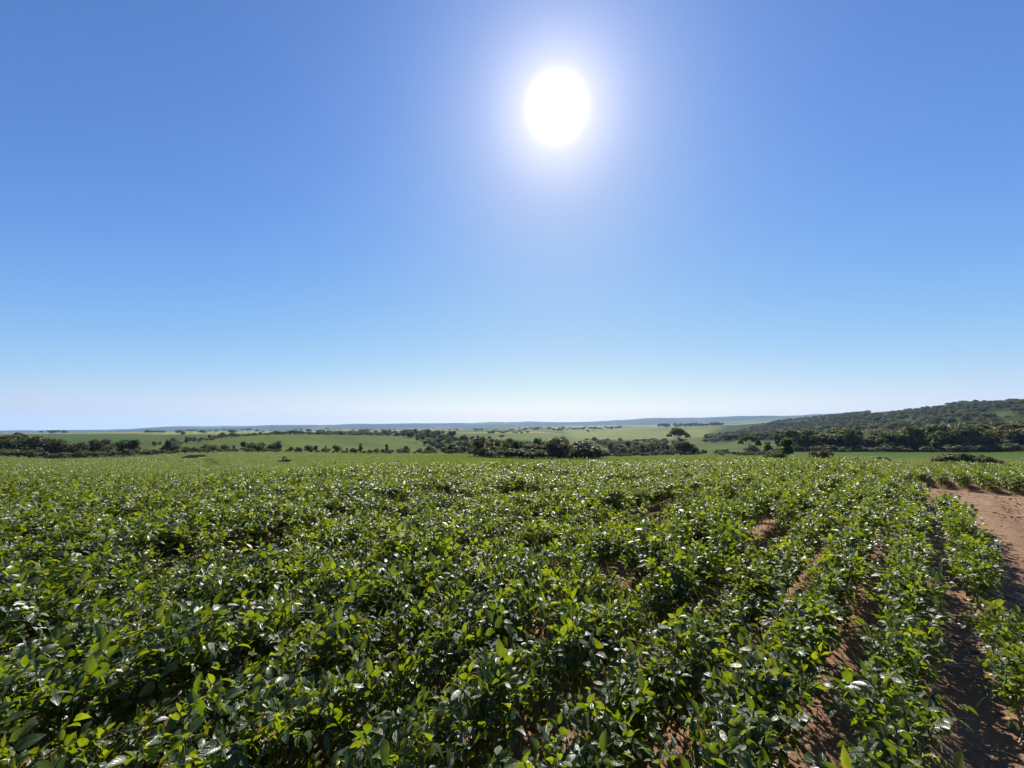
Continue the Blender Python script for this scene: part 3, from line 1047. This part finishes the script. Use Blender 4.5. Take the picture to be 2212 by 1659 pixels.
def cluster(n, us, rs, hs, kinds, label, group, wide=(.9, 1.25), mass=False):
    count = {}
    for i in range(n):
        f = (i + .1 + .8 * _t.random()) / n
        k = _t.choice(kinds)
        u = us[0] + (us[1] - us[0]) * f
        r = _t.uniform(*rs(f)) if callable(rs) else _t.uniform(*rs)
        h = _t.uniform(*hs(f)) if callable(hs) else _t.uniform(*hs)
        if k == "shrub": h *= .68
        if mass:
            FAR_PTS.append((u, r, h, _t.uniform(*wide)))
            continue
        lb = label[1] if k == "shrub" else label[0]
        count[lb] = count.get(lb, 0) + 1
        lb = f"{lb}, {ordinal(count[lb])} from left"
        plant_tree(k, u, r, h, lb, group + (" (shrubs)" if k == "shrub" else ""), _t.uniform(*wide))


# left belt beside the near slope
cluster(20, (-60, 245), (158, 195), (3.0, 7.4), ["round", "round", "tall"],
        ("dark leafy tree in the belt at the far left", "low shrub in the belt at the far left"), "tree belt at the far left", (.85, 1.25))
cluster(26, (-60, 345), (150, 160), (2.4, 3.6), ["shrub"],
        ("", "low grey-green shrub fringing the far left tree belt"), "fringe of the far left belt", (.9, 1.3))
plant_tree("round", 272, 166, 5.4, "big dark round tree at the right end of the far left tree belt", None, 1.45, which=1)
plant_tree("tall", 296, 165, 5.0, "slim brownish tree leaning against the big dark round tree on the left", None, 1.5)
plant_tree("spreading", 22, 172, 6.6, "broad tall dark tree at the left edge of the photo", None, 1.3)
plant_tree("round", 212, 185, 5.6, "flat-topped dark tree in the gap left of the big round tree", None, 1.2)
# line along the far edge of the near field
cluster(34, (360, 1030), (152, 164), lambda f: (1.8, 4.4) if .05 < f else (3, 4.6), ["round", "round", "tall"],
        ("small dark tree along the near green field's far edge", ""), "tree line along the near green field", (.85, 1.3))
cluster(44, (330, 1035), (150, 156), (1.4, 3.4), ["shrub"],
        ("", "dark shrub along the near green field's far edge"), "tree line along the near green field", (.8, 1.25))
plant_tree("round", 372, 166, 4.4, "tallest leafy tree at the left end of the line along the near field", None, 1.3)
plant_tree("round", 978, 158, 4.6, "big dark round tree near the right end of the line along the near field", None, 1.4, which=1)
# row on the crest of the rounded hill
cluster(56, (462, 965), (426, 445), (3.2, 6.6), ["round", "shrub", "shrub"],
        ("dark tree in the row on the rounded green hill's crest", "dark shrub in the row on the rounded green hill's crest"), "tree row on the crest of the rounded hill", (1.0, 1.5))
cluster(16, (330, 470), lambda f: (300 + 90 * f, 330 + 100 * f), (2.6, 5.0), ["round", "shrub", "tall"],
        ("dark tree in the short hedge left of the rounded hill", "shrub in the short hedge left of the rounded hill"), "hedge left of the rounded hill", (1.0, 1.5))
cluster(40, (690, 960), (690, 860), (8, 13), ["round", "tall"],
        ("bluish tree in the hazy grove behind the rounded hill", ""), "grove behind the rounded hill", (1.1, 1.6), True)
# wood running diagonally down the side of the hill
for (u0, u1, ra, rb, n, tier) in ((872, 985, 400, 440, 20, "top"), (900, 1045, 310, 400, 24, "upper"), (935, 1085, 240, 310, 24, "lower"), (965, 1120, 175, 240, 20, "bottom")):
    cluster(n, (u0, u1), (ra, rb), (3.4 * ra / 300 + .6, 7.2 * ra / 300 + .6), ["round", "round", "tall"],
            (f"dark tree, {tier} tier of the wood down the rounded hill", ""), "wood on the flank of the rounded hill", (.9, 1.25))
# dark wood in the centre
cluster(30, (1040, 1292), (112, 121), lambda f: (4.9, 6.2) if f < .72 else (3.9, 4.8), ["round", "round", "tall"],
        ("dark tree in the dense central clump behind the crest", ""), "dense dark clump at the centre", (.95, 1.3))
cluster(24, (1034, 1300), (108, 113), (4.0, 5.6), ["shrub"],
        ("", "dark shrub at the foot of the dense central clump"), "dense dark clump at the centre", (1.1, 1.5))
plant_tree("round", 1208, 116, 7.4, "tallest brownish-topped tree in the dense dark clump at the centre", None, 1.1)
plant_tree("round", 1262, 112, 5.4, "broad dome-shaped dark tree at the right end of the central clump", None, 1.8, which=1)
# valley wood right of the centre
cluster(46, (1310, 1500), (192, 320), (3.6, 9.0), ["round", "round", "round", "tall"],
        ("dark tree in the valley wood right of the clump", ""), "valley wood right of the centre", (.85, 1.2))
cluster(22, (1300, 1520), (176, 196), (2.4, 4.4), ["shrub"],
        ("", "grey-green shrub fringing the valley wood right of the clump"), "valley wood right of the centre", (.8, 1.2))
cluster(46, (1260, 1480), (330, 640), (5, 9), ["round", "tall"],
        ("hazy tree in the hollow below the pale field", ""), "trees in the hollow below the pale field", (1.1, 1.6), True)
plant_tree("lone", 1464, 330, 19.0, "tall lone tree with a wide ragged crown standing before the pale field", None, .95, 1.0)
plant_tree("spreading", 1370, 300, 9.0, "flat-topped dark tree left of the tall lone tree", None, 1.2)
plant_tree("spreading", 1083, 415, 6.0, "small lone flat-topped tree on the green field left of centre", None, 1.0)
plant_tree("round", 1058, 420, 5.0, "small round tree beside the wood, left of the small lone flat-topped tree", None, 1.0)
# lone tree and shrubs right of the centre
plant_tree("open", 1616, 172, 7.6, "open-crowned lone tree with sky-lit gaps above the right-hand shrubs", None, .95)
plant_tree("round", 1622, 166, 4.2, "dense dark bush tree right under the open-crowned lone tree", None, 1.4)
plant_tree("shrub", 1560, 140, 2.5, "dark rounded shrub standing alone at the left of the right-hand shrubs", None, 1.5)
cluster(14, (1585, 1680), (135, 168), (1.8, 3.6), ["shrub"], ("", "scrubby bush below the open-crowned lone tree"), "scrub below the open-crowned tree", (1.0, 1.4))
plant_tree("tall", 1655, 165, 4.6, "thin brownish tree between the open-crowned tree and the dark right-hand wood", None, 1.4)
# dark wood on the right
cluster(46, (1672, 2330), (204, 232), (6.4, 10.8), ["round", "round", "round", "spreading", "tall"],
        ("tall dark tree in the wood edge on the right", ""), "dark wood edge on the right", (1.0, 1.3))
cluster(34, (1668, 2300), (198, 204), (2.6, 5.0), ["shrub"],
        ("", "low shrub at the foot of the dark wood edge on the right"), "dark wood edge on the right", (1.0, 1.4))
plant_tree("tall", 1696, 74, 3.6, "sparse yellowish sapling standing just behind the field crest", None, 1.3)
plant_tree("shrub", 1668, 78, 2.2, "leafy bush left of the yellowish sapling behind the field crest", None, 1.2)
plant_tree("shrub", 1770, 84, 2.3, "small dark bush right of the yellowish sapling behind the crest", None, 1.0)
plant_tree("shrub", 1900, 84, 1.2, "tiny bush peeking over the crest on the strip field", None, 1.2)
plant_tree("shrub", 2050, 76, 1.7, "left one of the three bushes on the strip field at the right", None, 1.5)
plant_tree("shrub", 2092, 75, 1.9, "middle one, the tallest of the three bushes on the strip field", None, 1.2)
plant_tree("shrub", 2128, 74, 1.4, "right one, the smallest of the three bushes on the strip field", None, 1.3)
# far groups
plant_tree("round", 397, 860, 9.5, "single dark squarish tree on the far plain left of the rounded hill", None, 1.0)
cluster(6, (92, 145), (1450, 1560), (8, 11), ["round", "spreading"], ("tree of the small far clump on the plain at the far left", ""), "far clump at the far left", (1.2, 1.6))
cluster(5, (318, 360), (1300, 1400), (7, 10), ["round", "spreading"], ("tree of the small far clump beside the squarish tree", ""), "far clump left of the single tree", (1.2, 1.6))
cluster(6, (1418, 1448), (1580, 1640), (15, 18), ["tall", "round"], ("bluish tree of the block-shaped grove behind the lone tree", ""), "block-shaped far grove", (1.0, 1.3))
cluster(14, (1455, 1560), (1580, 1700), (13, 19), ["round"], ("bluish tree of the long far grove on the pale field's upper edge", ""), "long far grove", (1.1, 1.5))
cluster(44, (1120, 1340), (1200, 2300), (9, 16), ["round", "shrub"], ("bluish far tree in the hazy hollows below the ridge", "bluish far bush in the hazy hollows below the ridge"), "hazy far trees below the ridge", (1.2, 2.0), True)
cluster(24, (1050, 1140), (760, 1400), (6, 9), ["round", "shrub"], ("hazy tree scattered on the plain right of the flank wood", "hazy bush scattered on the plain right of the flank wood"), "hazy trees right of the flank wood", (1.2, 2.0), True)
cluster(40, (380, 1050), (1000, 2400), (7, 13), ["round"], ("", ""), "", (1.2, 2.2), True)

# woods on the hill at the right: one mass
wood_coll = bpy.data.collections.new("wood_templates")
wk = TREES["round"] + TREES["spreading"]
for i, (cm, tm) in enumerate(wk):
    # low crowns sit on their trunks; crown and trunk in one mesh
    vc = np.empty(len(cm.vertices) * 3, np.float32); cm.vertices.foreach_get("co", vc); vc = vc.reshape(-1, 3)
    fc = np.arange(len(vc)).reshape(-1, 4)
    vt = np.empty(len(tm.vertices) * 3, np.float32); tm.vertices.foreach_get("co", vt); vt = vt.reshape(-1, 3)
    ft = np.array([tuple(p.vertices) for p in tm.polygons])
    me = np_mesh("wood_tree", np.concatenate([vc, vt]), [np.concatenate([fc, ft + len(vc)])], cm.materials[0], False)
    me.materials.append(M_BARK)
    mi = np.zeros(len(fc) + len(ft), np.int32); mi[len(fc):] = 1
    me.polygons.foreach_set("material_index", mi)
    tone = np.empty(len(vc), np.float32); cm.attributes["leaf_tone"].data.foreach_get("value", tone)
    float_attr(me, "leaf_tone", np.concatenate([tone, np.full(len(vt), .5)]))
    wood_coll.objects.link(bpy.data.objects.new(f"wood_tree_{i:02d}", me))
fp = np.array([(r_ * math.sin(ray(u_, HOR)[0]), r_ * math.cos(ray(u_, HOR)[0]), float(land_z(ray(u_, HOR)[0], r_)) - .2) for u_, r_, _, _ in FAR_PTS])
fh = np.array([f[2] for f in FAR_PTS]); fw = fh * np.array([f[3] for f in FAR_PTS]); k = len(fp)
far_trees = scatter("distant_woods", fp, np.stack([np.zeros(k), np.zeros(k), rng.uniform(0, 6.28, k)], -1), np.stack([fw, fw, fh], -1), rng.integers(0, len(wk), k), wood_coll)
tag(far_trees, "hazy far trees strewn over the plain and hollows below the blue ridge", "trees", None, "stuff")
wp, wh = [], []
for _ in range(16000):
    u = rng.uniform(1520, 2520); r = math.sqrt(rng.uniform(215 ** 2, 1450 ** 2))
    if r > 960 and (u > 1880 or u < 1590): continue
    if u < 1700 and not (430 + (1700 - u) * .25 < r < 760 + max(0, u - 1590) * 6): continue
    dens = .42
    if r < 300: dens = .9
    if u > 2060 and r > 420 and r < 760: dens = .20
    if r > 820: dens = .34
    if rng.random() > dens: continue
    if any(((u - a) / du) ** 2 + ((r - b) / dr) ** 2 < 1 and rng.random() < .92 for a, b, du, dr in CLEAR): continue
    az = ray(u, HOR)[0]
    wp.append((r * math.sin(az), r * math.cos(az), float(land_z(az, r)) - .2)); wh.append(rng.choice([rng.uniform(3, 5.5), rng.uniform(5, 8), rng.uniform(7, 10.5)]) * (1.0 if r < 700 else .85))
k = len(wp)
wh = np.array(wh); ww = wh * rng.uniform(1.0, 1.45, k)
wood = scatter("hillside_forest", wp, np.stack([np.zeros(k), np.zeros(k), rng.uniform(0, 6.28, k)], -1), np.stack([ww, ww, wh], -1), rng.integers(0, len(wk), k), wood_coll)
tag(wood, "dark green forest covering the hillside that rises at the right", "forest", None, "stuff")

# ------------------------------------------------------------------ small things on the near field's far slope
az, r = ray(619, HOR)[0], 76.0
stump = bpy.data.objects.new("fallen_tree", None); link(stump)
stump.location = (r * math.sin(az), r * math.cos(az), float(land_z(az, r)))
stump.rotation_euler = (0, 0, -az)
stump.scale = (1.15, 1.15, 1.15)
tag(stump, "blackened fallen tree with one arched branch lying in the near green field", "fallen tree")
V, F = tube([(-.95, 0, .06), (-.7, 0, .2), (-.35, .03, .17), (0, 0, .16), (.4, .05, .2), (.8, 0, .12)], [.05, .13, .13, .17, .15, .05], 8)
link(bpy.data.objects.new("trunk", np_mesh("trunk", V, F, M_DEAD)), stump)
for pts, rad in (([(-.1, 0, .2), (-.2, 0, .5), (-.12, .02, .8), (.06, .02, .82), (.2, 0, .55), (.3, 0, .2)], [.1, .11, .1, .09, .08, .1]),
                 ([(.4, .05, .2), (.7, .1, .34), (1.1, .1, .36)], [.06, .04, .015]),
                 ([(-.35, 0, .2), (-.6, -.2, .25), (-.9, -.3, .1)], [.06, .04, .015])):
    V, F = tube(pts, rad, 6)
    link(bpy.data.objects.new("branch", np_mesh("branch", V, F, M_DEAD)), stump)

# earth bank cut in the slope
def arc_pt(u, r, dz):
    az = ray(u, HOR)[0]
    return (r * math.sin(az), r * math.cos(az), float(land_z(az, r)) + dz)


us = np.linspace(397, 452, 24)
V = []
for i, u in enumerate(us):
    e = min(1, i / 7, (len(us) - 1 - i) / 1.5)
    a_ = .55 if i > 14 else .1
    V += [arc_pt(u, 105.4 - a_ - 1.2 * a_, -.05), arc_pt(u, 105.4 - a_, .16), arc_pt(u, 106.0, .17), arc_pt(u, 106.1, .17 + .42 * e), arc_pt(u, 106.3, .20 + .44 * e), arc_pt(u, 109.5, -.05)]
F = [(i * 6 + j, (i + 1) * 6 + j, (i + 1) * 6 + j + 1, i * 6 + j + 1) for i in range(len(us) - 1) for j in range(5)]
bank = np_mesh("earth_bank", np.array(V), np.array(F), M_SOIL, False)
bank.materials.append(M_CROP)
color_attr(bank, "parcel_colour", np.tile(C_SOY, (len(V), 1)))
bank.polygons.foreach_set("material_index", np.array([1 if j >= 3 or (j < 2 and i <= 14) else 0 for i in range(len(us) - 1) for j in range(5)], np.int32))
tag(link(bpy.data.objects.new("earth_bank", bank)), kind="structure")


# ------------------------------------------------------------------ air
hm, new, lk = new_mat("haze_air")
pv_ = new("ShaderNodeVolumePrincipled")
pv_.inputs["Color"].default_value = (.42, .69, 1.0, 1)
pv_.inputs["Density"].default_value = 0.8e-4
pv_.inputs["Anisotropy"].default_value = 0.1
o_ = new("ShaderNodeOutputMaterial"); lk(pv_.outputs[0], o_.inputs["Volume"])
zmin = float(Z_F.min()) - 20
zmax = float(np.max(Z_F)) + 40
B = 9100.0
V = np.array([(x, y, z) for z in (zmin, zmax) for y in (-B, B) for x in (-B, B)])
F = np.array([(0, 2, 3, 1), (4, 5, 7, 6), (0, 1, 5, 4), (2, 6, 7, 3), (0, 4, 6, 2), (1, 3, 7, 5)])
tag(link(bpy.data.objects.new("haze", np_mesh("haze", V, F, hm, False))), "thin blue haze hanging over the whole countryside", "haze", None, "stuff")
print("plants", len(PLA), "zmin", zmin, "zmax", zmax, "objects", len(scene.objects))

for o in scene.objects:
    if "label" in o and not 4 <= len(o["label"].split()) <= 16: print("LABEL", o.name, o["label"])

from collections import Counter
print(Counter(o.name.split(".")[0] for o in scene.objects))
